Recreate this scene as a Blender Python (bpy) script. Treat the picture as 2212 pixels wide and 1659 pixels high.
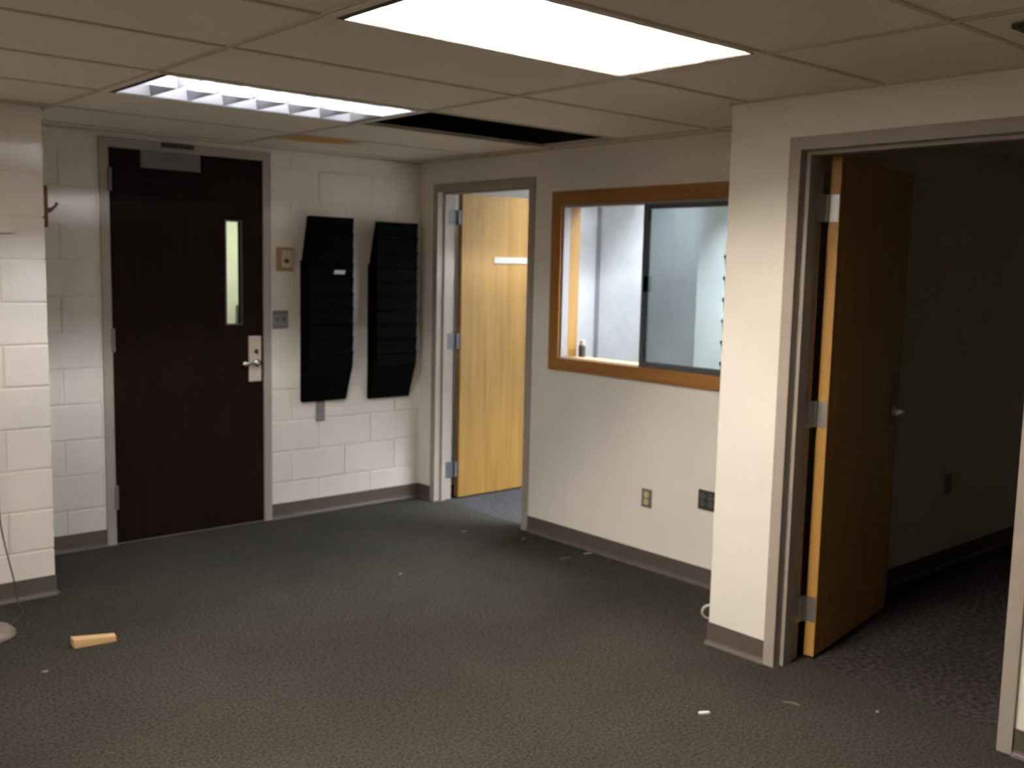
import bpy, bmesh, math, random
from mathutils import Vector, Matrix
random.seed(7)
for o in list(bpy.data.objects):
    bpy.data.objects.remove(o, do_unlink=True)
SC = bpy.context.scene
COL = SC.collection

# ---------------------------------------------------------------- camera
cam_d = bpy.data.cameras.new('camera')
cam = bpy.data.objects.new('camera', cam_d); COL.objects.link(cam)
cR = Vector((0.75566273, -0.65457412, 0.02250687)); cU = Vector((0.05831602, 0.10146971, 0.99312796))
cF = Vector((0.65235962, 0.74915728, -0.11484904))
cam.matrix_world = Matrix(((cR.x, cU.x, -cF.x, 0), (cR.y, cU.y, -cF.y, 0), (cR.z, cU.z, -cF.z, 1.6472), (0, 0, 0, 1)))
cam_d.sensor_width = 36.0
cam_d.lens = 2180.53 / 2212 * 36.0
cam_d.clip_start = 0.05
cam_d.dof.use_dof = True
cam_d.dof.focus_distance = 1.6
cam_d.dof.aperture_fstop = 6.5
SC.camera = cam

# ---------------------------------------------------------------- world, exposure, lamp strengths
w = bpy.data.worlds.new('world'); SC.world = w; w.use_nodes = True
w.node_tree.nodes['Background'].inputs[0].default_value = (0.5, 0.52, 0.6, 1)
w.node_tree.nodes['Background'].inputs[1].default_value = 0.02
SC.view_settings.view_transform = 'Standard'; SC.view_settings.look = 'None'
SC.view_settings.exposure = 0.0; SC.view_settings.gamma = 1.0
SC.view_settings.use_curve_mapping = False
SC.cycles.max_bounces = 8; SC.cycles.diffuse_bounces = 7; SC.cycles.glossy_bounces = 4
SC.cycles.transparent_max_bounces = 8
SC.cycles.sample_clamp_indirect = 10.0
E_MAIN = 292.0      # tubes of the lamp in the middle of the room
E_NEAR = 32.0      # added lens panel outside the view, lights walls and ceiling from the left
E_FAR = 265.0       # tubes of the lamp by the entrance door
E_REAR = 38.0     # added lens panel by the west wall, unseen, brightens the ceiling
E_OFFICE = 132.0
E_HALL = 120.0
WARM = (1.0, 0.90, 0.78); NEUT = (0.85, 0.90, 1.0); COOL = (0.86, 0.92, 1.0); HALL = (0.97, 1.0, 0.86)

# ---------------------------------------------------------------- room dimensions (metres)
H = 2.344; YA = 5.792; XB = 4.174; XC = 3.537; YK = 5.09; XK = 1.484; YC = 2.688
GX, GW = 1.530, 1.267; GY, GD = 2.6135, 0.61
BB = 0.0984; TOP = H + 0.55; WT = H + 0.012
WB = 0.125; WC = 0.15; XW = -3.0; YR = -2.5; YP = 2.611
XO = 6.10; YO = 5.95; XD = 7.4; YD = -0.9; YH = 7.3

# ---------------------------------------------------------------- materials
def mat(name, color, rough=0.6, metal=0.0, spec=0.3, noise=None, bump=None, emit=None):
    m = bpy.data.materials.new(name); m.use_nodes = True
    nt = m.node_tree; b = nt.nodes['Principled BSDF']
    b.inputs['Base Color'].default_value = (*color, 1); b.inputs['Roughness'].default_value = rough
    b.inputs['Metallic'].default_value = metal; b.inputs['Specular IOR Level'].default_value = spec
    tc = nt.nodes.new('ShaderNodeTexCoord'); mp = nt.nodes.new('ShaderNodeMapping')
    geo = nt.nodes.new('ShaderNodeNewGeometry'); nt.links.new(geo.outputs['Position'], mp.inputs['Vector'])
    m['_'] = 1
    sc, amt, dark = noise or (6.0, 0.06, 0.9)
    n = nt.nodes.new('ShaderNodeTexNoise'); n.inputs['Scale'].default_value = sc; n.inputs['Detail'].default_value = 4
    nt.links.new(mp.outputs[0], n.inputs['Vector'])
    r = nt.nodes.new('ShaderNodeValToRGB')
    r.color_ramp.elements[0].position = 0.5 - amt * 3 if amt < 0.15 else 0.3; r.color_ramp.elements[1].position = 0.7
    r.color_ramp.elements[0].color = (*[c * dark for c in color], 1); r.color_ramp.elements[1].color = (*color, 1)
    nt.links.new(n.outputs['Fac'], r.inputs[0]); nt.links.new(r.outputs[0], b.inputs['Base Color'])
    if bump:
        n2 = nt.nodes.new('ShaderNodeTexNoise'); n2.inputs['Scale'].default_value = bump[0]; n2.inputs['Detail'].default_value = 3
        nt.links.new(mp.outputs[0], n2.inputs['Vector'])
        bp = nt.nodes.new('ShaderNodeBump'); bp.inputs['Strength'].default_value = bump[1]; bp.inputs['Distance'].default_value = bump[2]
        nt.links.new(n2.outputs['Fac'], bp.inputs['Height']); nt.links.new(bp.outputs[0], b.inputs['Normal'])
    return m

def wood(name, c1, c2, rough=0.45, scale=(26, 26, 1.1), spec=0.35):
    m = mat(name, c1, rough, spec=spec)
    nt = m.node_tree; b = nt.nodes['Principled BSDF']
    mp = next(n for n in nt.nodes if n.type == 'MAPPING'); mp.inputs['Scale'].default_value = scale
    n = next(n for n in nt.nodes if n.type == 'TEX_NOISE'); n.inputs['Scale'].default_value = 1.0
    n.inputs['Detail'].default_value = 7; n.inputs['Roughness'].default_value = 0.6; n.inputs['Distortion'].default_value = 0.4
    r = next(n for n in nt.nodes if n.type == 'VALTORGB')
    r.color_ramp.elements[0].position = 0.33; r.color_ramp.elements[1].position = 0.68
    r.color_ramp.elements[0].color = (*c2, 1); r.color_ramp.elements[1].color = (*c1, 1)
    return m

def carpet(name, c1, c2, scale, c3=None):
    m = mat(name, c1, 1.0, spec=0.0, noise=(scale, 0.2, 0.5), bump=(420, 0.5, 0.004))
    nt = m.node_tree; r = next(n for n in nt.nodes if n.type == 'VALTORGB')
    r.color_ramp.elements[0].color = (*c2, 1); r.color_ramp.elements[1].color = (*c1, 1)
    b = nt.nodes['Principled BSDF']
    mp = next(n for n in nt.nodes if n.type == 'MAPPING')
    big = nt.nodes.new('ShaderNodeTexNoise'); big.inputs['Scale'].default_value = 1.1; big.inputs['Detail'].default_value = 5
    nt.links.new(mp.outputs[0], big.inputs['Vector'])
    r2 = nt.nodes.new('ShaderNodeValToRGB'); r2.color_ramp.elements[0].position = 0.35; r2.color_ramp.elements[1].position = 0.65
    r2.color_ramp.elements[0].color = (0.82, 0.82, 0.82, 1); r2.color_ramp.elements[1].color = (1.08, 1.08, 1.08, 1)
    mx = nt.nodes.new('ShaderNodeMixRGB'); mx.blend_type = 'MULTIPLY'; mx.inputs[0].default_value = 1
    nt.links.new(big.outputs['Fac'], r2.inputs[0]); nt.links.new(r.outputs[0], mx.inputs[1]); nt.links.new(r2.outputs[0], mx.inputs[2])
    nt.links.new(mx.outputs[0], b.inputs['Base Color'])
    return m

def emitter(name, color, strength):
    m = bpy.data.materials.new(name); m.use_nodes = True; nt = m.node_tree; nt.nodes.clear()
    e = nt.nodes.new('ShaderNodeEmission'); o = nt.nodes.new('ShaderNodeOutputMaterial')
    e.inputs[0].default_value = (*color, 1); e.inputs[1].default_value = strength
    nt.links.new(e.outputs[0], o.inputs[0]); return m

M = {}
M['paint'] = mat('painted_wall', (0.80, 0.755, 0.675), 0.55, noise=(2.5, 0.05, 0.95), bump=(60, 0.08, 0.002))
M['block'] = mat('painted_block', (0.80, 0.74, 0.67), 0.6, noise=(5, 0.05, 0.95), bump=(90, 0.35, 0.003))
M['office_paint'] = mat('office_wall', (0.74, 0.76, 0.78), 0.6, bump=(60, 0.08, 0.002))
M['pier_lit'] = mat('office_pier_lit', (0.88, 0.90, 0.87), 0.6)  # office paint lightened, strong light on the pier put into the colour
M['hall_paint'] = mat('hall_wall', (0.74, 0.77, 0.60), 0.6)
M['tile'] = mat('ceiling_tile', (0.88, 0.80, 0.67), 0.9, spec=0.1, noise=(180, 0.08, 0.90), bump=(200, 0.25, 0.003))
M['rail'] = mat('ceiling_rail', (0.62, 0.55, 0.44), 0.6)
M['plenum'] = mat('plenum_slab', (0.03, 0.03, 0.03), 0.9)  # near-black, shade above the ceiling put into the colour
M['frame'] = mat('grey_brown_frame', (0.36, 0.31, 0.265), 0.45, bump=(40, 0.05, 0.001))
M['cove'] = mat('vinyl_base', (0.090, 0.073, 0.062), 0.5, spec=0.25)
M['dark_wood'] = wood('dark_veneer', (0.0105, 0.0048, 0.003), (0.0055, 0.0028, 0.0018), 0.7, spec=0.06)
M['maple'] = wood('honey_veneer', (0.56, 0.31, 0.085), (0.43, 0.225, 0.055), 0.45)
M['yellow_wood'] = wood('yellow_veneer', (0.30, 0.172, 0.044), (0.205, 0.110, 0.024), 0.45)
M['casing'] = wood('window_casing_wood', (0.35, 0.160, 0.038), (0.27, 0.115, 0.025), 0.4, (30, 1.4, 30))
M['casing_v'] = wood('window_casing_upright', (0.35, 0.160, 0.038), (0.27, 0.115, 0.025), 0.4, (30, 30, 1.4))
M['pine'] = wood('pale_pine', (0.52, 0.345, 0.18), (0.42, 0.26, 0.12), 0.6, (3, 60, 60))
M['steel'] = mat('brushed_steel', (0.50, 0.49, 0.47), 0.35, 0.85)
M['steel_dull'] = mat('dull_steel_plate', (0.22, 0.21, 0.21), 0.5, 0.4)
M['chrome'] = mat('chrome', (0.72, 0.72, 0.74), 0.15, 1.0)
M['alu'] = mat('grey_aluminium', (0.11, 0.115, 0.125), 0.45, 0.3)
M['alu_light'] = mat('light_aluminium', (0.34, 0.34, 0.37), 0.4, 0.5)
M['black'] = mat('black_plastic', (0.0016, 0.0016, 0.0016), 0.8, spec=0.02)
M['dark'] = mat('dark_plastic', (0.04, 0.037, 0.036), 0.45)
M['beige'] = mat('beige_metal', (0.60, 0.52, 0.42), 0.45, 0.2)
M['beige_box'] = mat('thermostat_beige', (0.52, 0.40, 0.30), 0.5)
M['tan'] = mat('tan_plate', (0.33, 0.215, 0.11), 0.55)
M['sign'] = mat('sign_plastic', (0.42, 0.42, 0.38), 0.5)
M['outlet_grey'] = mat('outlet_grey', (0.35, 0.33, 0.30), 0.5)
M['lever'] = mat('satin_lever', (0.85, 0.80, 0.72), 0.5, 0.3)
M['cable'] = mat('off_white_cable', (0.45, 0.43, 0.38), 0.5)
M['ivory'] = mat('ivory_plastic', (0.62, 0.52, 0.20), 0.4)
M['white'] = mat('white_plastic', (0.80, 0.79, 0.76), 0.5)
M['closer_grey'] = mat('pale_grey_metal', (0.17, 0.155, 0.155), 0.5)
M['brown'] = mat('brown_wood_board', (0.13, 0.055, 0.028), 0.5)
M['cord'] = mat('brown_cord', (0.05, 0.03, 0.028), 0.6)
M['dome'] = mat('beige_enamel', (0.23, 0.185, 0.155), 0.5, noise=(14, 0.2, 0.6))
M['housing'] = mat('light_housing', (0.82, 0.82, 0.82), 0.5)
M['trim_dark'] = mat('fixture_rim', (0.05, 0.042, 0.036), 0.5)
M['louver'] = mat('louver_aluminium', (0.85, 0.85, 0.87), 0.28, 0.7)
M['louver_dimmed'] = mat('louver_aluminium_dimmed', (0.22, 0.21, 0.22), 0.35, 0.3)  # darkened louver copy, dim look of the far lamp put into the colour
M['housing_dimmed'] = mat('light_housing_dimmed', (0.25, 0.235, 0.23), 0.5)  # darkened housing copy, shade inside the far lamp put into the colour
M['dead_tube'] = mat('unlit_tube', (0.6, 0.6, 0.6), 0.4)
M['scrap'] = mat('pale_scrap', (0.30, 0.28, 0.25), 0.8)
M['straw'] = mat('straw_scrap', (0.13, 0.115, 0.08), 0.8)
M['green_grey'] = mat('green_grey_box', (0.07, 0.085, 0.07), 0.5)
M['yellow'] = mat('yellow_note', (0.55, 0.50, 0.10), 0.7)
M['carpet'] = carpet('carpet_grey_green', (0.051, 0.047, 0.039), (0.018, 0.0165, 0.0137), 85)
M['carpet_office'] = carpet('carpet_office', (0.055, 0.055, 0.055), (0.028, 0.029, 0.031), 38)
M['carpet_dark'] = carpet('carpet_side_room', (0.055, 0.048, 0.046), (0.016, 0.014, 0.0145), 42)
M['hall_floor'] = mat('hall_floor', (0.3, 0.3, 0.27), 0.5)

def stain_mat():
    m = mat('stained_tile', (0.88, 0.80, 0.67), 0.9, spec=0.1, noise=(180, 0.08, 0.90))
    nt = m.node_tree; b = nt.nodes['Principled BSDF']
    geo = next(n for n in nt.nodes if n.type == 'NEW_GEOMETRY'); r = next(n for n in nt.nodes if n.type == 'VALTORGB')
    mp = nt.nodes.new('ShaderNodeMapping'); mp.vector_type = 'POINT'
    mp.inputs['Location'].default_value = (-2.98 * 2.9, -5.2 * 5.0, 0); mp.inputs['Scale'].default_value = (2.9, 5.0, 0)
    g = nt.nodes.new('ShaderNodeTexGradient'); g.gradient_type = 'SPHERICAL'
    nt.links.new(geo.outputs['Position'], mp.inputs[0]); nt.links.new(mp.outputs[0], g.inputs[0])
    r2 = nt.nodes.new('ShaderNodeValToRGB'); r2.color_ramp.elements[0].position = 0.0; r2.color_ramp.elements[1].position = 0.3
    mx = nt.nodes.new('ShaderNodeMixRGB')
    nt.links.new(g.outputs['Fac'], r2.inputs[0]); nt.links.new(r2.outputs[0], mx.inputs[0])
    nt.links.new(r.outputs[0], mx.inputs[1]); mx.inputs[2].default_value = (0.60, 0.36, 0.13, 1)
    nt.links.new(mx.outputs[0], b.inputs['Base Color']); return m
M['stained'] = stain_mat()

def glass_mat(name, tint, gloss=0.06):
    m = bpy.data.materials.new(name); m.use_nodes = True; nt = m.node_tree; nt.nodes.clear()
    t = nt.nodes.new('ShaderNodeBsdfTransparent'); t.inputs[0].default_value = (*tint, 1)
    g = nt.nodes.new('ShaderNodeBsdfGlossy'); g.inputs['Roughness'].default_value = 0.03
    mx = nt.nodes.new('ShaderNodeMixShader'); o = nt.nodes.new('ShaderNodeOutputMaterial')
    fr = nt.nodes.new('ShaderNodeFresnel'); fr.inputs[0].default_value = 1.45
    nt.links.new(fr.outputs[0], mx.inputs[0]); nt.links.new(t.outputs[0], mx.inputs[1]); nt.links.new(g.outputs[0], mx.inputs[2])
    nt.links.new(mx.outputs[0], o.inputs[0]); return m
M['glass'] = glass_mat('tinted_glass', (0.77, 0.795, 0.795))
M['glass_clear'] = glass_mat('clear_glass', (0.95, 0.97, 0.95))

# ---------------------------------------------------------------- helpers
def box(bm, x0, x1, y0, y1, z0, z1):
    vs = [bm.verts.new(p) for p in ((x0,y0,z0),(x1,y0,z0),(x1,y1,z0),(x0,y1,z0),(x0,y0,z1),(x1,y0,z1),(x1,y1,z1),(x0,y1,z1))]
    for f in ((0,3,2,1),(4,5,6,7),(0,1,5,4),(1,2,6,5),(2,3,7,6),(3,0,4,7)):
        bm.faces.new([vs[i] for i in f])
    return vs

def cyl(bm, p0, p1, r0, r1=None, n=20, caps=True):
    r1 = r0 if r1 is None else r1
    p0, p1 = Vector(p0), Vector(p1); d = (p1 - p0).normalized()
    a = d.orthogonal().normalized(); b = d.cross(a)
    A, B = [], []
    for i in range(n):
        t = 2 * math.pi * i / n; v = a * math.cos(t) + b * math.sin(t)
        A.append(bm.verts.new(p0 + v * r0)); B.append(bm.verts.new(p1 + v * r1))
    for i in range(n):
        bm.faces.new((A[i], A[(i+1) % n], B[(i+1) % n], B[i]))
    if caps:
        bm.faces.new(list(reversed(A))); bm.faces.new(B)

def tube(bm, pts, r, n=8):
    pts = [Vector(p) for p in pts]; rings = []
    a = None
    for i, p in enumerate(pts):
        d = (pts[min(i+1, len(pts)-1)] - pts[max(i-1, 0)]).normalized()
        a = d.orthogonal().normalized() if a is None else (a - d * a.dot(d)).normalized()
        b = d.cross(a)
        rings.append([bm.verts.new(p + (a * math.cos(2*math.pi*k/n) + b * math.sin(2*math.pi*k/n)) * r) for k in range(n)])
    for i in range(len(rings) - 1):
        for k in range(n):
            bm.faces.new((rings[i][k], rings[i][(k+1) % n], rings[i+1][(k+1) % n], rings[i+1][k]))
    bm.faces.new(list(reversed(rings[0]))); bm.faces.new(rings[-1])

def prism(bm, poly, fn, t0, t1):
    """poly: list of (a, b); fn(a, b, t) -> point; extruded between t0 and t1"""
    A = [bm.verts.new(fn(a, b, t0)) for a, b in poly]; B = [bm.verts.new(fn(a, b, t1)) for a, b in poly]
    n = len(poly)
    for i in range(n):
        bm.faces.new((A[i], A[(i+1) % n], B[(i+1) % n], B[i]))
    bm.faces.new(list(reversed(A))); bm.faces.new(B)

ORG = {}
def empty(name, loc, label, cat, group=None, kind=None):
    o = bpy.data.objects.new(name, None); COL.objects.link(o); o.location = loc; o.empty_display_size = 0.1
    ORG[o.name] = Vector(loc)
    tag(o, label, cat, group, kind); return o
def tag(o, label=None, cat=None, group=None, kind=None):
    if label: o['label'] = label
    if cat: o['category'] = cat
    if group: o['group'] = group
    if kind: o['kind'] = kind
    return o

def obj(name, bm, m, parent=None, bev=0.0, smooth=False, label=None, seg=2):
    bmesh.ops.recalc_face_normals(bm, faces=bm.faces[:])
    if parent is not None: org = ORG[parent.name]
    else:
        xs = [v.co for v in bm.verts]
        lo = Vector((min(v.x for v in xs), min(v.y for v in xs), min(v.z for v in xs)))
        hi = Vector((max(v.x for v in xs), max(v.y for v in xs), max(v.z for v in xs)))
        org = Vector(((lo.x+hi.x)/2, (lo.y+hi.y)/2, lo.z))
    for v in bm.verts: v.co -= org
    me = bpy.data.meshes.new(name); bm.to_mesh(me); bm.free()
    me.materials.append(m)
    o = bpy.data.objects.new(name, me); COL.objects.link(o)
    if parent is not None: o.parent = parent
    else: o.location = org
    ORG[o.name] = org
    if smooth:
        for p in me.polygons: p.use_smooth = True
    if bev > 0:
        b = o.modifiers.new('bevel', 'BEVEL'); b.width = bev; b.segments = seg; b.limit_method = 'ANGLE'; b.angle_limit = 0.7
        b.harden_normals = False
    if label: o['label'] = label
    return o

def bx(name, dims, m, parent=None, bev=0.0, **k):
    bm = bmesh.new()
    for d in (dims if isinstance(dims[0], (tuple, list)) else [dims]): box(bm, *d)
    return obj(name, bm, m, parent, bev, **k)

def struct(name, dims, m, label, cat, bev=0.0):
    o = bx(name, dims, m, None, bev); tag(o, label, cat, None, 'structure'); return o

# ---------------------------------------------------------------- floors
struct('floor', [(XW, XC+0.02, YR, 2.70, -0.05, 0), (XW, XB+0.01, 2.70, YK+0.1, -0.05, 0), (XK-0.1, XB+0.01, YK+0.1, YA+0.05, -0.05, 0),
                 (XC+0.02, 3.70, 1.42, 2.34, -0.05, 0), (XB+0.01, XB+0.06, 4.66, 5.59, -0.05, 0)],
       M['carpet'], 'grey-green low pile carpet floor of the empty room', 'floor')
struct('floor_office', [(XB+0.06, XO+0.1, YC, YO+0.1, -0.05, 0.001)], M['carpet_office'],
       'bluish mottled carpet beyond the yellow wood door', 'floor')
struct('floor_side_room', [(3.70, XD+0.1, YD-0.1, YP, -0.05, 0.001)], M['carpet_dark'],
       'dark mottled carpet in the unlit side room', 'floor')
struct('floor_hall', [(0.8, 5.6, YA+0.05, YH+0.1, -0.05, 0.0)], M['hall_floor'], 'pale hall floor behind the dark entrance door', 'floor')

# ---------------------------------------------------------------- block walls (backing + one object per block)
def block_wall(name, u0, u1, place, holes, label, phase, back):
    """place(u0,u1,d0,d1,z0,z1)->box dims in world; back: list of dims for the solid wall"""
    wbm = bmesh.new()
    for d in back: box(wbm, *d)
    wall = obj(name, wbm, M['block']); tag(wall, label, 'wall', None, 'structure')
    g = 0.0035; k = 0
    for c in range(-1, 12):
        z0 = 0.031 + 0.2 * c; z1 = z0 + 0.2
        z0, z1 = max(z0, 0.0), min(z1, H - 0.001)
        if z1 - z0 < 0.02: continue
        n0 = math.floor((u0 - phase) / 0.4) - 1
        u = phase + 0.4 * n0 + (0.2 if c % 2 else 0.0)
        while u < u1:
            a, b = max(u, u0), min(u + 0.4, u1); u += 0.4
            if b - a < 0.02: continue
            segs = [(a, b, z0, z1)]
            for (h0, h1, hz) in holes:
                out = []
                for (a_, b_, q0, q1) in segs:
                    if b_ <= h0 or a_ >= h1 or q0 >= hz: out.append((a_, b_, q0, q1)); continue
                    if a_ < h0: out.append((a_, h0, q0, q1))
                    if b_ > h1: out.append((h1, b_, q0, q1))
                    if q1 > hz: out.append((max(a_, h0), min(b_, h1), hz, q1))
                segs = out
            for (a_, b_, q0, q1) in segs:
                if b_ - a_ < 0.012 or q1 - q0 < 0.012: continue
                ga = 0 if a_ == u0 else g; gb = 0 if b_ == u1 else g
                bm = bmesh.new()
                # block face with sloped edges, 12 mm thick, slightly uneven
                dd = random.uniform(-0.0006, 0.0006)
                a2, b2, z2, z3 = a_ + ga, b_ - gb, q0 + g, q1 - g
                e = 0.006
                P = lambda uu, d, z: place(uu, d, z)
                outer = [bm.verts.new(P(*p)) for p in ((a2, 0.010, z2), (b2, 0.010, z2), (b2, 0.010, z3), (a2, 0.010, z3))]
                ex0 = e if ga else 0; ex1 = e if gb else 0
                mid = [bm.verts.new(P(*p)) for p in ((a2, 0.0013, z2), (b2, 0.0013, z2), (b2, 0.0013, z3), (a2, 0.0013, z3))]
                inn = [bm.verts.new(P(*p)) for p in ((a2+ex0, dd, z2+e), (b2-ex1, dd, z2+e), (b2-ex1, dd, z3-e), (a2+ex0, dd, z3-e))]
                for A_, B_ in ((outer, mid), (mid, inn)):
                    for i in range(4): bm.faces.new((A_[i], A_[(i+1) % 4], B_[(i+1) % 4], B_[i]))
                bm.faces.new(inn); bm.faces.new(list(reversed(outer)))
                obj('concrete_block', bm, M['block'], wall); k += 1
    return wall

AX0, AX1, AZ = 1.9797, 3.0186, 2.314
block_wall('wall_far', XK, XB, lambda u, d, z: (u, YA + d, z), [(AX0+0.004, AX1-0.004, AZ-0.004)],
           'white painted concrete block wall holding the dark entrance door', 3.361,
           [(XK-0.1, AX0+0.01, YA+0.006, YA+0.16, 0, WT), (AX1-0.01, XB+0.3, YA+0.006, YA+0.16, 0, WT),
            (AX0+0.01, AX1-0.01, YA+0.006, YA+0.16, AZ-0.01, WT)])
block_wall('wall_left', -1.316, XK-0.0, lambda u, d, z: (u, YK + d, z), [],
           'white painted concrete block wall projecting at the left edge', 1.484,
           [(XW-0.1, XK-0.006, YK+0.006, YA+0.16, 0, WT)])
block_wall('wall_left_return', YK+0.002, YA, lambda u, d, z: (XK - d, u, z), [],
           'short side face of the projecting block wall beside the dark door', 5.09,
           [(XK-0.02, XK-0.006, YK+0.008, YA+0.0, 0, WT)])

# ---------------------------------------------------------------- plain painted walls
BY0, BY1, BZ = 5.640, 4.6125, 2.1959
WY0, WY1, WZ0, WZ1 = 4.4486, 3.00, 1.0427, 2.0982
struct('wall_right', [(XB, XB+WB, BY0-0.01, YA+0.006, 0, WT), (XB, XB+WB, BY1+0.01, BY0-0.01, BZ-0.01, WT),
                      (XB, XB+WB, WY0-0.06, BY1+0.01, 0, WT), (XB, XB+WB, YC, WY1+0.06, 0, WT),
                      (XB, XB+WB, WY1+0.06, WY0-0.06, 0, WZ0+0.045), (XB, XB+WB, WY1+0.06, WY0-0.06, WZ1-0.06, WT)],
       M['paint'], 'cream painted wall with the yellow door and wood framed window', 'wall')
CY0, CY1, CZ = 2.3911, 1.3625, 2.1856
struct('wall_right_near', [(XC, XC+WC, CY0-0.01, YP, 0, WT), (XC, XC+WC, CY1+0.01, CY0-0.01, CZ-0.01, WT),
                           (XC, XC+WC, YR, CY1+0.01, 0, WT)],
       M['paint'], 'cream painted near wall around the open side room doorway', 'wall')
struct('wall_partition', [(XC, XD+0.1, YP, YC, 0, TOP)], M['paint'],
       'partition between the side room and the office, running back from the near wall corner', 'wall')
struct('wall_rear', [(XW-0.1, XC+WC, YR-0.1, YR, 0, WT)], M['paint'], 'cream painted wall behind the viewer', 'wall')
struct('wall_west', [(XW-0.1, XW, YR-0.1, YK+0.0, 0, WT)], M['paint'], 'cream painted side wall left of the viewer', 'wall')
struct('wall_office_back', [(XO, XO+0.1, YC, YO+0.1, 0, TOP)], M['office_paint'], 'white office back wall seen through the window', 'wall')
struct('wall_office_side', [(XB+WB, XO, YO, YO+0.1, 0, TOP)], M['office_paint'], 'white office side wall behind the open yellow door', 'wall')
struct('wall_office_pier', [(5.70, XO, YC, 4.575, 0, TOP)], M['pier_lit'], 'bright white pier standing forward in the office behind the window glass', 'wall')
struct('trim_1', [(XO-0.022, XO, YO-0.03, YO, 0.1, H)], M['alu_light'], 'thin grey upright corner strip on the office wall', 'trim')
struct('wall_side_room_back', [(XD, XD+0.1, YD-0.1, YP, 0, TOP)], M['paint'], 'unlit back wall of the side room', 'wall')
struct('wall_side_room_end', [(XC+WC, XD, YD-0.1, YD, 0, TOP)], M['paint'], 'unlit end wall of the side room', 'wall')
struct('wall_hall', [(0.8, 5.6, YH, YH+0.1, 0, TOP)], M['hall_paint'], 'pale yellow-green hall wall seen through the door glass', 'wall')
struct('wall_hall_end', [(0.7, 0.8, YA+0.16, YH+0.1, 0, TOP), (5.6, 5.7, YO+0.1, YH+0.1, 0, TOP), (XO-1.75, 5.7, YA+0.16+0.1, YO+0.1, 0, 0.001)],
       M['hall_paint'], 'end walls of the hall behind the entrance door', 'wall')

# ---------------------------------------------------------------- ceiling: slab, rails, tiles
struct('wall_plenum', [(XW-0.1, XC+WC, YR-0.1, YR, WT, TOP), (XW-0.1, XW, YR, YA+0.16, WT, TOP), (XC, XC+WC, YR, YP, WT, TOP),
                       (XB, XB+WB, YC, YA, WT, TOP), (XW, XB+WB, YA, YA+0.16, WT, TOP)], M['plenum'],
       'unpainted wall, darkened for shade, above the ceiling tiles, seen in the missing tile gap', 'wall')
ceil = struct('ceiling', [(XW-0.1, XB+WB, YR-0.1, YA+0.16, TOP, TOP+0.06)], M['plenum'],
              'suspended ceiling of beige lay-in tiles on a metal grid', 'ceiling')
struct('ceiling_office', [(XB+WB, XO+0.1, YC, YO+0.1, H+0.18, H+0.20)], M['housing'], 'white ceiling of the office beyond the window', 'ceiling')
struct('ceiling_side_room', [(XC+WC, XD+0.1, YD-0.1, YP, H, H+0.04)], M['tile'], 'dark ceiling of the unlit side room', 'ceiling')
struct('ceiling_hall', [(0.7, 5.7, YA+0.16, YH+0.1, H+0.48, H+0.5)], M['housing'], 'ceiling of the hall behind the entrance door', 'ceiling')
REG = [(XW, XC, YR, YC), (XW, XB, YC, YK), (XK, XB, YK, YA)]
def clip(x0, x1, y0, y1):
    out = []
    for a, b, c, d in REG:
        p, q, r, s = max(x0, a), min(x1, b), max(y0, c), min(y1, d)
        if q - p > 0.004 and s - r > 0.004: out.append((p, q, r, s))
    return out
FIX = {(0, -1): 1, (0, 2): 2, (-2, -1): 3, (-3, -1): 4}
OPEN = {(1, 2)}
for k in range(-4, 3):
    for j in range(-9, 6):
        if (k, j) in FIX or (k, j) in OPEN: continue
        x0, x1 = GX + GW*k + 0.004, GX + GW*(k+1) - 0.004; y0, y1 = GY + GD*j + 0.004, GY + GD*(j+1) - 0.004
        R = clip(x0, x1, y0, y1)
        if not R: continue
        dz = random.uniform(0, 0.0012)
        bx('ceiling_tile', [(a, b, c, d, H+0.006+dz, H+0.022) for a, b, c, d in R], M['stained'] if (k, j) == (1, 4) else M['tile'], ceil,
           label='brown water stain along one edge' if (k, j) == (1, 4) else None)
for k in range(-3, 3):
    x = GX + GW*k
    R = clip(x-0.011, x+0.011, YR, YA)
    if R: bx('ceiling_rail', [(a, b, c, d, H+0.0005, H+0.006) for a, b, c, d in R], M['rail'], ceil)
for j in range(-8, 6):
    y = GY + GD*j
    R = clip(XW, XB, y-0.009, y+0.009)
    if R: bx('ceiling_rail', [(a, b, c, d, H+0.0015, H+0.0065) for a, b, c, d in R], M['rail'], ceil)
# wall angle strips
bx('wall_angle', [(XW, XC-0.018, YR, YR+0.018, H-0.001, H+0.006), (XC-0.018, XC, YR, YC, H-0.001, H+0.006), (XC, XB-0.018, YC, YC+0.018, H-0.001, H+0.006),
                  (XB-0.018, XB, YC, YA, H-0.001, H+0.006), (XK, XB-0.018, YA-0.018, YA, H-0.001, H+0.006), (XW, XK, YK-0.018, YK, H-0.001, H+0.006),
                  (XK, XK+0.018, YK-0.018, YA, H-0.001, H+0.006), (XW, XW+0.018, YR, YK, H-0.001, H+0.006)], M['rail'], ceil)
t = empty('conduit', (3.07, 3.9, H+0.2), 'thin conduit crossing the dark gap of the missing ceiling tile', 'pipe')
bm = bmesh.new(); cyl(bm, (3.07, 3.2, H+0.12), (3.07, 5.2, H+0.12), 0.011, n=12); obj('pipe_run', bm, M['steel_dull'], t, smooth=True)
for y in (3.6, 4.9): bx('hanger_strap', (3.06, 3.08, y, y+0.002, H+0.12, TOP), M['steel_dull'], t)

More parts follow.
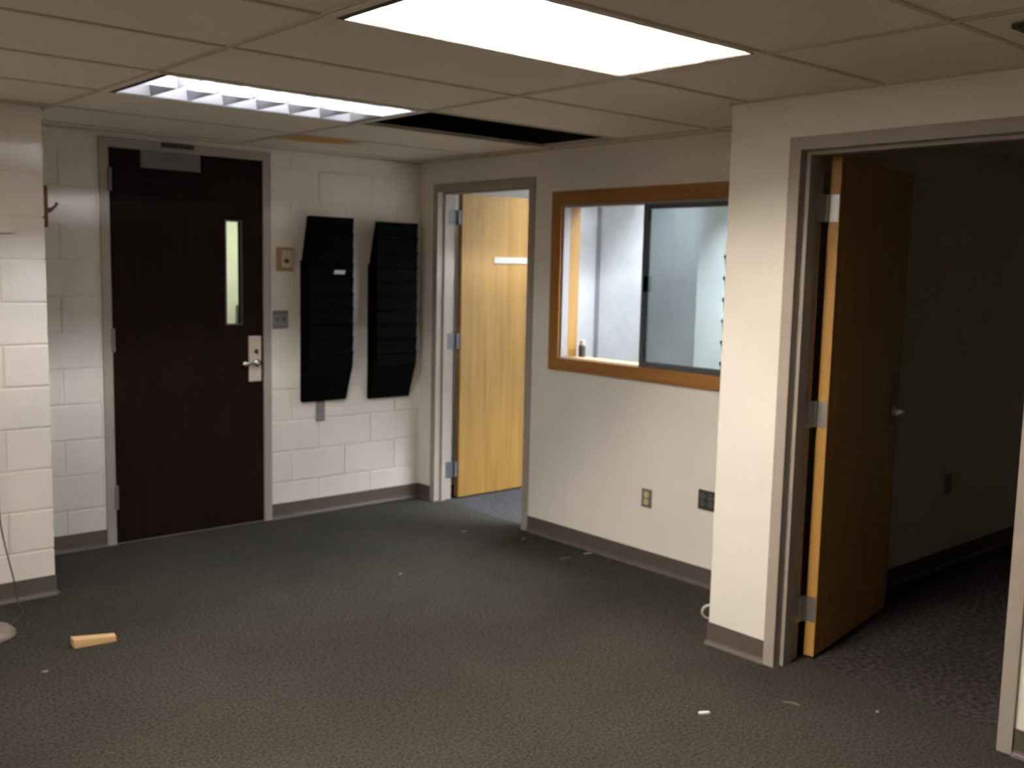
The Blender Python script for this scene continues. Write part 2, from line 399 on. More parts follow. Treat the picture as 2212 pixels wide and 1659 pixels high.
# ---------------------------------------------------------------- baseboards (cove profile)
COVE = [(0, 0), (0.024, 0), (0.024, 0.0025), (0.013, 0.006), (0.007, 0.013), (0.0045, 0.022), (0.0045, BB-0.002), (0.003, BB), (0, BB)]
def cove(name, runs, label):
    bm = bmesh.new()
    for axis, pos, sgn, t0, t1 in runs:
        if axis == 'y': fn = lambda a, b, t, pos=pos, sgn=sgn: (t, pos + sgn*a, b)       # along x, on plane y=pos
        else: fn = lambda a, b, t, pos=pos, sgn=sgn: (pos + sgn*a, t, b)
        prism(bm, COVE, fn, t0, t1)
    o = obj(name, bm, M['cove']); tag(o, label, 'baseboard', None, 'structure'); return o
cove('baseboard_far_left', [('y', YA, -1, XK, AX0)], 'short dark vinyl baseboard left of the dark door')
cove('baseboard_far_right', [('y', YA, -1, AX1, XB), ('x', XB, -1, BY0, YA)], 'dark vinyl baseboard under the black file racks, turning the corner')
cove('baseboard_right', [('x', XB, -1, YC, BY1)], 'dark vinyl baseboard under the wood framed window')
cove('baseboard_corner', [('y', YC, 1, XC, XB)], 'dark vinyl baseboard behind the near wall corner')
cove('baseboard_right_near', [('x', XC, -1, CY0, YC+0.006)], 'grey vinyl baseboard left of the side room doorway')
cove('baseboard_right_edge', [('x', XC, -1, YR, CY1)], 'grey vinyl baseboard right of the side room doorway')
cove('baseboard_left', [('y', YK, -1, XW, XK+0.006), ('x', XK, 1, YK, YA)], 'brown vinyl baseboard of the projecting block wall at left')
cove('baseboard_side_room', [('y', YP, -1, XC+WC+0.02, XD)], 'dark baseboard inside the unlit side room')

# ---------------------------------------------------------------- steel door frames
def frame_mesh(place, u0, u1, ztop, T, flip=1, stop0=0.035, stop1=0.095):
    """double rabbet profile swept up one jamb, over the head and down; u0,u1 outer edges along wall; d depth"""
    F = 0.052; f = -0.012
    prof = [(0, f), (F, f), (F, stop0), (F+0.016, stop0), (F+0.016, stop1), (F, stop1), (F, T+0.012), (0, T+0.012)]
    bm = bmesh.new(); s = 1 if u1 > u0 else -1
    rings = []
    for w_, d in prof:
        rings.append([bm.verts.new(place(u0 + s*w_, d, 0)), bm.verts.new(place(u0 + s*w_, d, ztop - w_)),
                      bm.verts.new(place(u1 - s*w_, d, ztop - w_)), bm.verts.new(place(u1 - s*w_, d, 0))])
    n = len(prof)
    for i in range(n):
        A, B = rings[i], rings[(i+1) % n]
        for k in range(3): bm.faces.new((A[k], A[k+1], B[k+1], B[k]))
    bm.faces.new([r[0] for r in rings]); bm.faces.new([r[3] for r in rings])
    return bm

# ---- door 1: dark entrance door in the block wall
pA = lambda u, d, z: (u, YA + d, z)
d1 = empty('door_1', ((AX0+AX1)/2, YA, 0), 'dark brown entrance door with narrow glass panel, closed', 'door', None, 'structure')
obj('door_frame', frame_mesh(pA, AX0, AX1, AZ, 0.15, stop0=0.046, stop1=0.10), M['frame'], d1, 0.0015)
LX0, LX1, LZ = AX0+0.055, AX1-0.055, AZ-0.055
VX0, VX1, VZ0, VZ1 = 2.722, 2.822, 1.262, 1.887
leaf = bx('door_leaf', [(LX0, VX0, YA-0.001, YA+0.044, 0.006, LZ), (VX1, LX1, YA-0.001, YA+0.044, 0.006, LZ),
                        (VX0, VX1, YA-0.001, YA+0.044, 0.006, VZ0), (VX0, VX1, YA-0.001, YA+0.044, VZ1, LZ)], M['dark_wood'], d1)
bx('vision_glass', (VX0, VX1, YA+0.018, YA+0.024, VZ0, VZ1), M['glass_clear'], leaf, label='narrow upright pane of clear glass')
g_ = 0.007
bx('glazing_bead', [(VX0-g_, VX0+0.004, YA-0.005, YA+0.002, VZ0-g_, VZ1+g_), (VX1-0.004, VX1+g_, YA-0.005, YA+0.002, VZ0-g_, VZ1+g_),
                    (VX0, VX1, YA-0.005, YA+0.002, VZ0-g_, VZ0+0.004), (VX0, VX1, YA-0.005, YA+0.002, VZ1-0.004, VZ1+g_)], M['trim_dark'], leaf)
bx('closer_plate', (2.212, 2.567, YA-0.006, YA, 2.162, LZ+0.006), M['closer_grey'], leaf, 0.002, label='pale grey metal plate at top of the door')
bx('lock_plate', (2.864, 2.948, YA-0.012, YA, 0.902, 1.187), M['beige'], leaf, 0.004, label='long beige lock plate')
bm = bmesh.new()
cyl(bm, (2.918, YA-0.012, 1.020), (2.918, YA-0.020, 1.020), 0.024, n=20)
cyl(bm, (2.918, YA-0.018, 1.020), (2.918, YA-0.052, 1.020), 0.010, n=16)
tube(bm, [(2.918, YA-0.050, 1.020), (2.895, YA-0.054, 1.020), (2.85, YA-0.054, 1.021), (2.82, YA-0.050, 1.020)], 0.009, 10)
bmesh.ops.create_uvsphere(bm, u_segments=14, v_segments=8, radius=0.019, matrix=Matrix.Translation((2.815, YA-0.050, 1.020)))
obj('door_lever', bm, M['chrome'], leaf, smooth=True)
bm = bmesh.new(); cyl(bm, (2.912, YA-0.012, 1.090), (2.912, YA-0.022, 1.090), 0.012, n=16); box(bm, 2.909, 2.915, YA-0.034, YA-0.02, 1.075, 1.105)
obj('thumb_turn', bm, M['dark'], leaf)
for z0, z1 in ((2.021, 2.148), (1.12, 1.251), (0.21, 0.345)):
    bm = bmesh.new(); cyl(bm, (LX0-0.002, YA-0.016, z0), (LX0-0.002, YA-0.016, z1), 0.009, n=12)
    box(bm, LX0-0.006, LX0+0.012, YA-0.012, YA-0.001, z0, z1); obj('hinge', bm, M['closer_grey'], leaf, smooth=False)
bx('closer_bracket', (2.33, 2.52, YA-0.030, YA-0.012, AZ-0.030, AZ-0.004), M['trim_dark'], d1, 0.003, label='small dark bracket on the frame head')
bx('threshold', (AX0+0.052, AX1-0.052, YA-0.0, YA+0.12, 0, 0.005), M['steel_dull'], d1)

# ---- door 2: yellow office door, open
pB = lambda u, d, z: (XB + d, u, z)
d2 = empty('door_2', (XB, (BY0+BY1)/2, 0), 'honey yellow wood office door standing open in grey frame', 'door', None, 'structure')
obj('door_frame', frame_mesh(pB, BY0, BY1, BZ, WB, stop0=0.04, stop1=0.075), M['frame'], d2, 0.0015)
bm = bmesh.new(); box(bm, 4.352, 5.272, 5.556, 5.601, 0.012, 2.146)
leaf2 = obj('door_leaf', bm, M['yellow_wood'], d2, 0.002)
bx('sign_holder', (4.64, 4.955, 5.549, 5.556, 1.672, 1.716), M['sign'], leaf2, 0.002, label='white strip sign holder on door face')
for z0, z1 in ((1.93, 2.03), (1.07, 1.18), (0.16, 0.27)):
    bm = bmesh.new(); cyl(bm, (4.330, 5.588, z0), (4.330, 5.588, z1), 0.009, n=12); box(bm, 4.325, 4.352, 5.565, 5.598, z0, z1)
    box(bm, XB+0.085, 4.325, 5.582, 5.588, z0, z1)
    obj('hinge', bm, M['alu'], leaf2)
bm = bmesh.new(); cyl(bm, (5.21, 5.556, 1.0), (5.21, 5.548, 1.0), 0.026, n=20); cyl(bm, (5.21, 5.55, 1.0), (5.21, 5.51, 1.0), 0.009, n=12)
tube(bm, [(5.21, 5.512, 1.0), (5.17, 5.506, 1.0), (5.10, 5.508, 1.0)], 0.008, 10); obj('door_lever', bm, M['chrome'], leaf2, smooth=True)

# ---- door 3: side room door, open inwards
pC = lambda u, d, z: (XC + d, u, z)
d3 = empty('door_3', (XC, (CY0+CY1)/2, 0), 'orange-brown wood door standing open into the unlit side room', 'door', None, 'structure')
obj('door_frame', frame_mesh(pC, CY0, CY1, CZ, WC, stop0=0.036, stop1=0.100), M['frame'], d3, 0.0015)
P3 = Vector((3.742, 2.285, 0)); U3 = Vector((0.9854, 0.1702, 0)).normalized(); N3 = Vector((-U3.y, U3.x, 0))
W3 = 0.885
def L3(u, d, z): return tuple(P3 + U3*u + N3*d + Vector((0, 0, z)))
def lbox(bm, u0, u1, d0, d1, z0, z1):
    vs = [bm.verts.new(L3(*p)) for p in ((u0,d0,z0),(u1,d0,z0),(u1,d1,z0),(u0,d1,z0),(u0,d0,z1),(u1,d0,z1),(u1,d1,z1),(u0,d1,z1))]
    for f in ((0,3,2,1),(4,5,6,7),(0,1,5,4),(1,2,6,5),(2,3,7,6),(3,0,4,7)): bm.faces.new([vs[i] for i in f])
bm = bmesh.new(); lbox(bm, 0, W3, 0, 0.045, 0.012, 2.128); leaf3 = obj('door_leaf', bm, M['maple'], d3, 0.0015)
for z0, z1 in ((1.862, 1.972), (1.008, 1.118), (0.165, 0.275)):
    bm = bmesh.new(); lbox(bm, -0.0025, 0.0, 0.003, 0.045, z0, z1)
    hp = P3 + U3*(-0.006) + N3*0.049
    cyl(bm, (hp.x, hp.y, z0), (hp.x, hp.y, z1), 0.008, n=12)
    box(bm, XC+0.104, hp.x, CY0-0.0565, CY0-0.052, z0, z1)
    h = obj('hinge', bm, M['steel'], leaf3)
    bm = bmesh.new()
    for fz in (0.2, 0.5, 0.8):
        zz = z0 + (z1-z0)*fz; c = L3(-0.0025, 0.014 if fz != 0.5 else 0.03, zz); e = L3(-0.004, 0.014 if fz != 0.5 else 0.03, zz)
        cyl(bm, c, e, 0.004, n=8)
bm = bmesh.new(); lbox(bm, W3-0.105, W3-0.065, -0.006, 0.0, 0.93, 1.185); obj('lock_plate', bm, M['steel_dull'], leaf3, 0.002)
bm = bmesh.new()
cyl(bm, L3(W3-0.085, -0.006, 1.005), L3(W3-0.085, -0.012, 1.005), 0.024, n=16)
cyl(bm, L3(W3-0.085, -0.01, 1.005), L3(W3-0.085, -0.056, 1.005), 0.009, n=12)
tube(bm, [L3(W3-0.085, -0.055, 1.005), L3(W3-0.12, -0.060, 1.005), L3(W3-0.195, -0.058, 1.005)], 0.009, 10)
obj('door_lever', bm, M['lever'], leaf3, smooth=True)
bm = bmesh.new(); cyl(bm, L3(0.145, -0.0006, 0.235), L3(0.145, 0.001, 0.235), 0.012, 0.012, n=10)
obj('wood_knot', bm, M['brown'], leaf3)

# ---------------------------------------------------------------- window in the right wall
wn = empty('window_1', (XB, (WY0+WY1)/2, WZ0), 'interior sliding window in orange-brown wood casing', 'window', None, 'structure')
CW = 0.082
bx('casing_side', (XB-0.018, XB, WY0-CW, WY0, WZ0, WZ1), M['casing_v'], wn, 0.003)
bx('casing_side', (XB-0.018, XB, WY1, WY1+CW, WZ0, WZ1), M['casing_v'], wn, 0.003)
bx('casing_head', (XB-0.0175, XB, WY1+CW, WY0-CW, WZ1-CW, WZ1), M['casing'], wn, 0.003)
bx('casing_sill', (XB-0.0175, XB, WY1+CW, WY0-CW, WZ0, WZ0+0.075), M['casing'], wn, 0.003)
iy0, iy1, iz0, iz1 = WY0-CW, WY1+CW, WZ0+0.075, WZ1-CW
bx('jamb_liner', [(XB, XB+WB+0.02, iy0, WY0-0.06+0.0, iz0-0.02, iz1+0.02), (XB, XB+WB+0.02, WY1+0.06, iy1, iz0-0.02, iz1+0.02)], M['yellow_wood'], wn)
bx('head_liner', (XB, XB+WB+0.02, iy1, iy0, iz1, iz1+0.02), M['casing'], wn)
bx('sill_board', (XB, XB+WB+0.045, iy1, iy0, iz0-0.025, iz0), M['maple'], wn, 0.003)
bx('slide_track', [(XB-0.001, XB+0.052, iy1, iy0, iz1-0.014, iz1), (XB+0.0, XB+0.05, iy0-0.012, iy0, iz0, iz1-0.014), (XB+0.0, XB+0.05, iy1, iy1+0.012, iz0, iz1-0.014)],
   M['alu_light'], wn, label='light grey metal track lining the opening')
bx('bottom_track', [(XB, XB+0.050, iy1, iy0-0.012, iz0, iz0+0.004)], M['alu'], wn)
def sash(x, ya, yb, nm, s=0.030):
    s_=s; z0, z1 = iz0+0.004, iz1-0.014
    o = bx(nm, [(x, x+0.018, ya-s, ya, z0, z1), (x, x+0.018, yb, yb+s, z0, z1), (x, x+0.018, yb+s, ya-s, z1-0.024, z1), (x, x+0.018, yb+s, ya-s, z0, z0+0.024)],
           M['alu'], wn, 0.0015)
    bx('glass_pane', (x+0.007, x+0.011, yb+s, ya-s, z0+0.024, z1-0.024), M['glass'], o)
    return o
s1 = sash(XB+0.004, 3.738, iy1+0.012, 'sliding_sash')
sash(XB+0.028, 3.730, iy1+0.012, 'fixed_sash', 0.012)
bx('pull_handle', (XB-0.010, XB+0.004, 3.690, 3.712, 1.53, 1.615), M['black'], s1, 0.003)

# ---------------------------------------------------------------- ceiling lights (louvred troffers)
def troffer(x0, x1, y0, y1, z, strength, color, label, cols=7, rows=3, nt=3, lm='louver', group='recessed fluorescent ceiling lights', tag_=''):
    t = empty('ceiling_light', ((x0+x1)/2, (y0+y1)/2, z), label, 'light', group)
    a, b, c, d = x0+0.045, x1-0.055, y0+0.022, y1-0.022
    bx('flange', [(x0+0.002, a-0.012, y0+0.002, y1-0.002, z-0.001, z+0.004), (b+0.012, x1-0.002, y0+0.002, y1-0.002, z-0.001, z+0.004),
                  (a-0.012, b+0.012, y0+0.002, c-0.006, z-0.001, z+0.004), (a-0.012, b+0.012, d+0.006, y1-0.002, z-0.001, z+0.004)], M['tile'], t)
    bx('rim', [(a-0.012, a+0.012, c-0.006, d+0.006, z-0.002, z+0.006), (b+0.002, b+0.012, c-0.006, d+0.006, z-0.002, z+0.006),
               (a+0.012, b+0.002, c-0.006, c-0.001, z-0.002, z+0.006), (a+0.012, b+0.002, d+0.001, d+0.006, z-0.002, z+0.006)], M['trim_dark'], t)
    bx('housing', [(a-0.01, b+0.01, c-0.01, d+0.01, z+0.15, z+0.16), (a-0.01, a, c, d, z+0.004, z+0.15), (b, b+0.01, c, d, z+0.004, z+0.15),
                   (a, b, c-0.01, c, z+0.004, z+0.15), (a, b, d, d+0.01, z+0.004, z+0.15)], M['housing_dimmed'] if lm == 'louver_dimmed' else M['housing'], t)
    em = emitter('lamp_tube_glow' + tag_, color, strength)
    if lm == 'lens':
        bx('diffuser', (a, b, c, d, z+0.002, z+0.006), em, t); return t
    for i in range(nt):
        y = c + (d-c)*(i+0.5)/nt
        bm = bmesh.new(); cyl(bm, (a+0.02, y, z+0.105), (b-0.02, y, z+0.105), 0.014, n=10); obj('lamp_tube', bm, M['dead_tube'] if (lm == 'louver_dimmed' and i == 1) else em, t, smooth=True, label='unlit tube' if (lm == 'louver_dimmed' and i == 1) else None)
    hb = 0.062
    for i in range(1, rows):
        y = c + (d-c)*i/rows
        bm = bmesh.new(); prism(bm, [(y-0.002, z+0.003), (y+0.002, z+0.003), (y+0.010, z+hb), (y-0.010, z+hb)], lambda p, q, t_: (t_, p, q), a, b)
        obj('long_blade', bm, M[lm], t)
    for i in range(1, cols):
        x = a + (b-a)*i/cols
        bm = bmesh.new(); prism(bm, [(x-0.002, z+0.003), (x+0.002, z+0.003), (x+0.009, z+hb), (x-0.009, z+hb)], lambda p, q, t_: (p, t_, q), c, d)
        obj('cross_blade', bm, M[lm], t)
    return t
cell = lambda k, j: (GX+GW*k, GX+GW*(k+1), GY+GD*j, GY+GD*(j+1))
troffer(*cell(0, -1), H, E_MAIN, WARM, 'brightly lit louvred ceiling light, largest, at the top of the view', tag_='_main')
troffer(*cell(0, 2), H, E_FAR, NEUT, 'dimmer louvred ceiling light beside the dark gap of the missing tile', tag_='_far', lm='louver_dimmed', rows=2, nt=2)
troffer(*cell(-2, -1), H, E_NEAR, WARM, 'added lens panel ceiling light over the left of the room, outside the view', tag_='_near', lm='lens')
troffer(*cell(-3, -1), H, E_REAR, WARM, 'added lens panel ceiling light farthest left by the west wall, outside the view', tag_='_rear', lm='lens')
troffer(4.75, 5.97, 4.75, 5.36, H+0.01, E_OFFICE, COOL, 'ceiling light inside the office beyond the window', tag_='_office')
troffer(4.42, 5.64, 3.42, 4.03, H+0.01, E_OFFICE*5, COOL, 'added second ceiling light inside the office, brightening the pier', tag_='_office2')  # lamp added and boosted to brighten the pier
troffer(2.6, 3.82, 6.25, 6.86, H+0.30, E_HALL, HALL, 'ceiling light in the hall behind the entrance door', tag_='_hall')

# ---------------------------------------------------------------- ceiling air diffuser (only its corner shows)
t = empty('air_diffuser', (3.15, 1.05, H), 'small dark-edged ceiling air vent at the top right corner', 'vent')
bx('frame', [(2.915, 3.44, 1.262, 1.285, H-0.012, H+0.001), (2.915, 3.44, 0.82, 0.843, H-0.012, H+0.001), (2.915, 2.938, 0.843, 1.262, H-0.012, H+0.001), (3.417, 3.44, 0.843, 1.262, H-0.012, H+0.001)], M['trim_dark'], t, 0.002)
for i in range(8):
    y = 0.87 + i*0.05
    bm = bmesh.new(); prism(bm, [(y, H-0.010), (y+0.003, H-0.010), (y+0.028, H-0.001), (y+0.025, H-0.001)], lambda p, q, t_: (t_, p, q), 2.938, 3.417); obj('slat', bm, M['rail'], t)

# ---------------------------------------------------------------- black wall file racks
def file_rack(x0, label, plane=None, top=1.94, w_=0.33, group='black wall file racks', n=10):
    """plane: maps (u along wall, d out of wall, z)"""
    pl = plane
    bot = top - (n-1)*0.0957 - 0.330; base = pl(x0 + w_/2, 0, bot)
    t = empty('wall_file_rack', base, label, 'file rack', group)
    pitch = 0.0957; hp = 0.330
    bm = bmesh.new(); 
    fn = lambda a, b, u: pl(u, a, b)
    prism(bm, [(0.0, bot+0.004), (0.006, bot+0.004), (0.006, top-0.28), (0.0, top-0.28)], fn, x0, x0+w_); obj('wall_strip', bm, M['black'], t)
    for i in range(n):
        zt = top - i*pitch; zb = zt - hp
        bm = bmesh.new(); x1 = x0 + w_
        # slanted back, bottom, front with rolled lip, and two side gussets
        prism(bm, [(0.006, zb), (0.010, zb), (0.094, zt+0.0), (0.088, zt+0.0)], fn, x0+0.004, x1-0.004)
        prism(bm, [(0.006, zb), (0.024, zb), (0.024, zb+0.005), (0.006, zb+0.005)], fn, x0+0.004, x1-0.004)
        prism(bm, [(0.021, zb), (0.026, zb), (0.107, zt-0.10), (0.1125, zt-0.024), (0.1215, zt-0.014), (0.1215, zt-0.004), (0.114, zt), (0.107, zt-0.002), (0.103, zt-0.10)], fn, x0+0.004, x1-0.004)
        for s0, s1 in ((x0, x0+0.004), (x1-0.004, x1)):
            prism(bm, [(0.006, zb), (0.024, zb), (0.105, zt-0.10), (0.112, zt-0.006), (0.088, zt)], fn, s0, s1)
        obj('file_pocket', bm, M['black'], t)
    return t
plA = lambda u, d, z: (u, YA-0.001 - d, z)
r1 = file_rack(3.226, 'black wall file rack nearest the dark door, with a white label', plA)
bm = bmesh.new(); prism(bm, [(0.101, 1.563), (0.1035, 1.563), (0.1175, 1.603), (0.115, 1.603)], lambda a, b, u: plA(u, a, b), 3.41, 3.49)
lab = obj('paper_label', bm, M['white'], r1, label='small white paper label on a front pocket')
file_rack(3.735, 'plain black wall file rack nearest the room corner', plA, top=1.928)
file_rack(3.679, 'black wall file rack behind the near wall corner, only pocket edges showing', lambda u, d, z: (u, YC+0.001+d, z), top=1.725, n=6)

# ---------------------------------------------------------------- wall devices on the far wall
t = empty('thermostat', (3.12, YA, 1.59), 'beige thermostat on a tan wall plate beside the dark door', 'thermostat')
bx('back_plate', (3.058, 3.172, YA-0.010, YA-0.0008, 1.590, 1.740), M['tan'], t, 0.003)
bx('body', (3.085, 3.162, YA-0.034, YA-0.010, 1.612, 1.722), M['beige_box'], t, 0.006)
bm = bmesh.new(); cyl(bm, (3.112, YA-0.034, 1.655), (3.112, YA-0.042, 1.655), 0.016, n=20); obj('dial', bm, M['dark'], t)
t = empty('switch_plate', (3.087, YA, 1.229), 'grey metal double light switch plate beside the dark door', 'light switch')
bx('plate', (3.034, 3.138, YA-0.006, YA-0.0008, 1.229, 1.342), M['steel_dull'], t, 0.002)
for x in (3.063, 3.109): bx('toggle', (x-0.005, x+0.005, YA-0.017, YA-0.006, 1.278, 1.300), M['alu'], t, 0.002)
bx('top_strip', (3.040, 3.132, YA-0.009, YA-0.006, 1.322, 1.337), M['alu'], t, 0.001)
t = empty('junction_plate', (3.373, YA, 0.61), 'small grey steel plate below the file rack nearest the door', 'wall plate')
bx('plate', (3.340, 3.406, YA-0.006, YA-0.0008, 0.612, 0.745), M['steel_dull'], t, 0.002)
for z in (0.628, 0.728):
    bm = bmesh.new(); cyl(bm, (3.373, YA-0.006, z), (3.373, YA-0.008, z), 0.004, n=8); obj('screw', bm, M['steel'], t)

# coat hook on the side face of the projecting wall
t = empty('coat_hook', (XK, 5.14, 1.787), 'brown wooden coat hook on the side of the projecting block wall', 'coat hook')
bx('back_board', (XK-0.001, XK+0.024, 5.105, 5.165, 1.787, 1.982), M['brown'], t, 0.004)
bm = bmesh.new(); tube(bm, [(XK+0.022, 5.135, 1.872), (XK+0.045, 5.135, 1.874), (XK+0.065, 5.135, 1.888), (XK+0.074, 5.135, 1.905)], 0.007, 10)
tube(bm, [(XK+0.022, 5.135, 1.858), (XK+0.038, 5.135, 1.862), (XK+0.055, 5.135, 1.876)], 0.007, 10)
obj('hook_arm', bm, M['brown'], t, smooth=True)

t = empty('wall_shelf', (1.0, YK, 1.76), 'thin white wall shelf ending at the left edge of the view', 'shelf')
bx('shelf_board', (0.75, 1.335, YK-0.035, YK-0.0008, 1.752, 1.766), M['white'], t, 0.002)
bx('bracket', [(0.9, 0.915, YK-0.03, YK-0.0008, 1.71, 1.752)], M['white'], t)
o = bx('sticky_note', (1.20, 1.306, YK-0.003, YK-0.0008, 2.27, 2.325), M['yellow']); tag(o, 'yellow-green note stuck high on the left wall', 'note')

# ---------------------------------------------------------------- outlets
def plB(u, d, z): return (XB - d, u, z)
def outlet(y0, y1, z0, z1, gangs, plate, face, label, X=XB, sgn=-1):
    t = empty('wall_outlet', (X, (y0+y1)/2, z0), label, 'outlet')
    xa, xb = sorted((X + sgn*0.0008, X + sgn*0.006)); bx('cover_plate', (xa, xb, y0, y1, z0, z1), plate, t, 0.002)
    for g in range(gangs):
        yc = y0 + (y1-y0)*(g+0.5)/gangs
        for zc in (z0+(z1-z0)*0.31, z0+(z1-z0)*0.69):
            bm = bmesh.new(); cyl(bm, (X+sgn*0.006, yc, zc), (X+sgn*0.009, yc, zc), 0.017, n=18)
            r = obj('receptacle', bm, face, t)
            xs = sorted((X+sgn*0.009, X+sgn*0.0094))
            bx('slot', [(xs[0], xs[1], yc-0.008, yc-0.006, zc-0.002, zc+0.007), (xs[0], xs[1], yc+0.005, yc+0.007, zc-0.002, zc+0.007)], M['black'], r)
outlet(3.597, 3.670, 0.343, 0.447, 1, M['steel_dull'], M['ivory'], 'steel outlet plate with ivory sockets under the window')
outlet(3.166, 3.276, 0.409, 0.513, 2, M['dark'], M['alu'], 'dark double outlet plate beside the near wall corner')
t = empty('wall_outlet', (5.56, YP, 0.44), 'barely visible outlet on the unlit side room wall', 'outlet')
bx('cover_plate', (5.52, 5.60, YP-0.006, YP-0.0008, 0.43, 0.545), M['outlet_grey'], t, 0.002)
for z in (0.465, 0.51):
    bm = bmesh.new(); cyl(bm, (5.56, YP-0.006, z), (5.56, YP-0.009, z), 0.017, n=16); obj('receptacle', bm, M['outlet_grey'], t)

# small bottle on the inner sill
t = empty('small_bottle', (XB+0.125, 4.318, iz0), 'small dark bottle with a pale cap on the inner window sill', 'bottle')
bm = bmesh.new(); cyl(bm, (XB+0.145, 4.322, iz0), (XB+0.145, 4.322, iz0+0.062), 0.022, n=20); cyl(bm, (XB+0.145, 4.322, iz0+0.062), (XB+0.145, 4.322, iz0+0.074), 0.022, 0.016, n=20); obj('bottle_body', bm, M['dark'], t, smooth=False)
bm = bmesh.new(); cyl(bm, (XB+0.145, 4.322, iz0+0.074), (XB+0.145, 4.322, iz0+0.100), 0.016, n=18); obj('cap', bm, M['beige'], t)

# hall object behind the door glass
t = empty('drinking_fountain', (3.62, YH, 0.75), 'grey-green box seen low through the door glass', 'fountain')
bx('basin', (3.50, 3.85, YH-0.32, YH-0.001, 0.85, 1.315), M['green_grey'], t, 0.02)
bx('base_panel', (3.55, 3.80, YH-0.22, YH-0.001, 0.25, 0.85), M['green_grey'], t, 0.01)

# ---------------------------------------------------------------- floor things
t = empty('floor_stand', (1.075, 4.655, 0), 'rounded beige stand base on the carpet at the left edge', 'stand')
bm = bmesh.new(); prof = [(0.108, 0.0), (0.112, 0.008), (0.108, 0.022), (0.088, 0.040), (0.055, 0.052), (0.022, 0.058), (0.012, 0.075)]
n = 40; rings = [[bm.verts.new((1.075 + r*math.cos(2*math.pi*i/n), 4.655 + r*math.sin(2*math.pi*i/n), z)) for i in range(n)] for r, z in prof]
for A, B in zip(rings, rings[1:]):
    for i in range(n): bm.faces.new((A[i], A[(i+1) % n], B[(i+1) % n], B[i]))
bm.faces.new(list(reversed(rings[0]))); bm.faces.new(rings[-1]); obj('domed_base', bm, M['dome'], t, smooth=True)
bm = bmesh.new(); cyl(bm, (1.075, 4.655, 0.07), (1.075, 4.655, 1.15), 0.011, n=14); obj('pole', bm, M['dome'], t, smooth=True)
bm = bmesh.new()
pts = [(1.222, 5.045, 0.85), (1.224, 5.045, 0.70), (1.229, 5.04, 0.52), (1.236, 5.035, 0.385), (1.257, 5.03, 0.25), (1.279, 5.025, 0.133), (1.290, 5.02, 0.04), (1.293, 5.0, 0.008), (1.29, 4.94, 0.004), (1.26, 4.84, 0.004), (1.20, 4.76, 0.004), (1.155, 4.72, 0.004)]
def smooth_pts(P, k=6):
    P = [Vector(p) for p in P]; out = []
    for i in range(len(P)-1):
        p0, p1, p2, p3 = P[max(i-1, 0)], P[i], P[i+1], P[min(i+2, len(P)-1)]
        for s in range(k):
            u = s/k; out.append(0.5*((2*p1) + (p2-p0)*u + (2*p0-5*p1+4*p2-p3)*u*u + (3*p1-p0-3*p2+p3)*u**3))
    out.append(P[-1]); return out
tube(bm, smooth_pts(pts), 0.0035, 8); o = obj('power_cord', bm, M['cord'], smooth=True); tag(o, 'thin dark cord hanging down the left wall to the carpet', 'cord')

# wooden wedge
bm = bmesh.new()
A = Vector((1.322, 4.300, 0)); B = Vector((1.480, 4.278, 0)); u = (B-A).normalized(); v = Vector((-u.y, u.x, 0))
def wp(s, d, z): return A + u*s + v*d + Vector((0, 0, z))
V = [bm.verts.new(wp(*p)) for p in ((0,0,0),(0.172,0.004,0),(0.172,0.040,0),(-0.004,0.052,0),(-0.002,0,0.040),(0.170,0.004,0.026),(0.170,0.040,0.028),(-0.006,0.052,0.040))]
for f in ((0,3,2,1),(4,5,6,7),(0,1,5,4),(1,2,6,5),(2,3,7,6),(3,0,4,7)): bm.faces.new([V[i] for i in f])
o = obj('wood_block', bm, M['pine'], None, 0.003); tag(o, 'pale pine wedge block lying on the carpet at lower left', 'block')

# white cable loop by the near corner
bm = bmesh.new(); c = Vector((3.618, 2.752, 0.108)); ax = Vector((0.76, -0.65, 0)); P = []
for i in range(49):
    a = 2*math.pi*i/24; rr = 0.029 + 0.004*(i/48); P.append(c + ax*(rr*math.cos(a)) + Vector((0, 0, rr*math.sin(a))) + Vector((0.65, 0.76, 0))*(0.007*i/48))
P += [c + ax*0.045 + Vector((0.01, 0.01, -0.03)), Vector((c.x+0.04, c.y+0.01, 0.03)), Vector((c.x+0.08, c.y+0.05, 0.005)), Vector((c.x+0.14, c.y+0.05, 0.005))]
tube(bm, P, 0.0042, 8); o = obj('cable_coil', bm, M['cable'], smooth=True); tag(o, 'white coiled cable poking out at the foot of the near corner', 'cable')

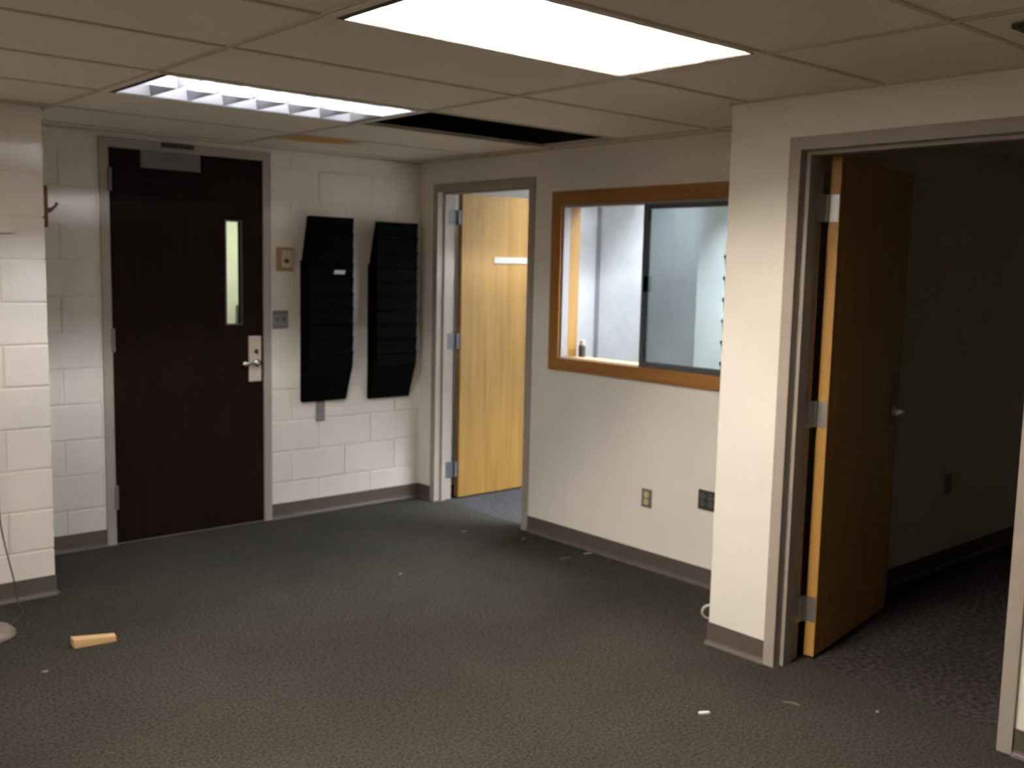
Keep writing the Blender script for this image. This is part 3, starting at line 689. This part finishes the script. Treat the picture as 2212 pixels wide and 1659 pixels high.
# carpet scraps
def scrap(x, y, l, w_, ang, m, label, curve=0.0, name='paper_scrap', h=0.004):
    bm = bmesh.new(); n = 6; ca, sa = math.cos(ang), math.sin(ang); top, bot = [], []
    for i in range(n+1):
        s = (i/n - 0.5)*l; off = curve*(1-(2*i/n-1)**2)
        for sd in (-1, 1):
            ww = w_/2*(0.75+0.25*math.sin(math.pi*i/n)); px = s; py = off + sd*ww
            X, Y = x+px*ca-py*sa, y+px*sa+py*ca; top.append(bm.verts.new((X, Y, h+0.001*(i % 2)))); bot.append(bm.verts.new((X, Y, 0.0005)))
    for i in range(n):
        a, b, c_, d = 2*i, 2*i+1, 2*i+3, 2*i+2
        bm.faces.new((top[a], top[d], top[c_], top[b])); bm.faces.new((bot[a], bot[b], bot[c_], bot[d]))
        bm.faces.new((top[a], bot[a], bot[d], top[d])); bm.faces.new((top[b], top[c_], bot[c_], bot[b]))
    bm.faces.new((top[0], top[1], bot[1], bot[0])); bm.faces.new((top[-2], bot[-2], bot[-1], top[-1]))
    o = obj(name, bm, m); tag(o, label, 'debris'); return o
scrap(2.942, 2.239, 0.042, 0.014, -0.55, M['white'], 'bright white scrap on the carpet at lower right', h=0.007)
scrap(3.276, 2.085, 0.062, 0.008, -1.15, M['straw'], 'pale curved straw-like strip on the carpet near the doorway', 0.008, 'straw_strip')
scrap(3.477, 1.838, 0.012, 0.010, 0.4, M['scrap'], 'small pale crumb beside the side room threshold')
scrap(3.447, 1.868, 0.010, 0.006, 1.2, M['straw'], 'fainter crumb left of the pale threshold crumb')
scrap(3.829, 4.823, 0.030, 0.022, 0.2, M['straw'], 'small pale crumb in front of the yellow door')
scrap(4.113, 4.016, 0.050, 0.010, -0.3, M['scrap'], 'thin pale scrap beside the baseboard under the window')
scrap(3.939, 4.029, 0.070, 0.008, -0.2, M['straw'], 'faint streak of lint on the carpet in front of the window wall', name='lint_streak', h=0.002)
scrap(4.015, 4.474, 0.020, 0.014, 0.9, M['straw'], 'faint crumb near the right jamb of the yellow door')
scrap(3.02, 4.344, 0.030, 0.012, 0.7, M['straw'], 'faint crumb on the open carpet before the file racks', h=0.002)
scrap(1.155, 4.126, 0.022, 0.018, 0.3, M['straw'], 'faint crumb below the pine block at lower left', h=0.002)
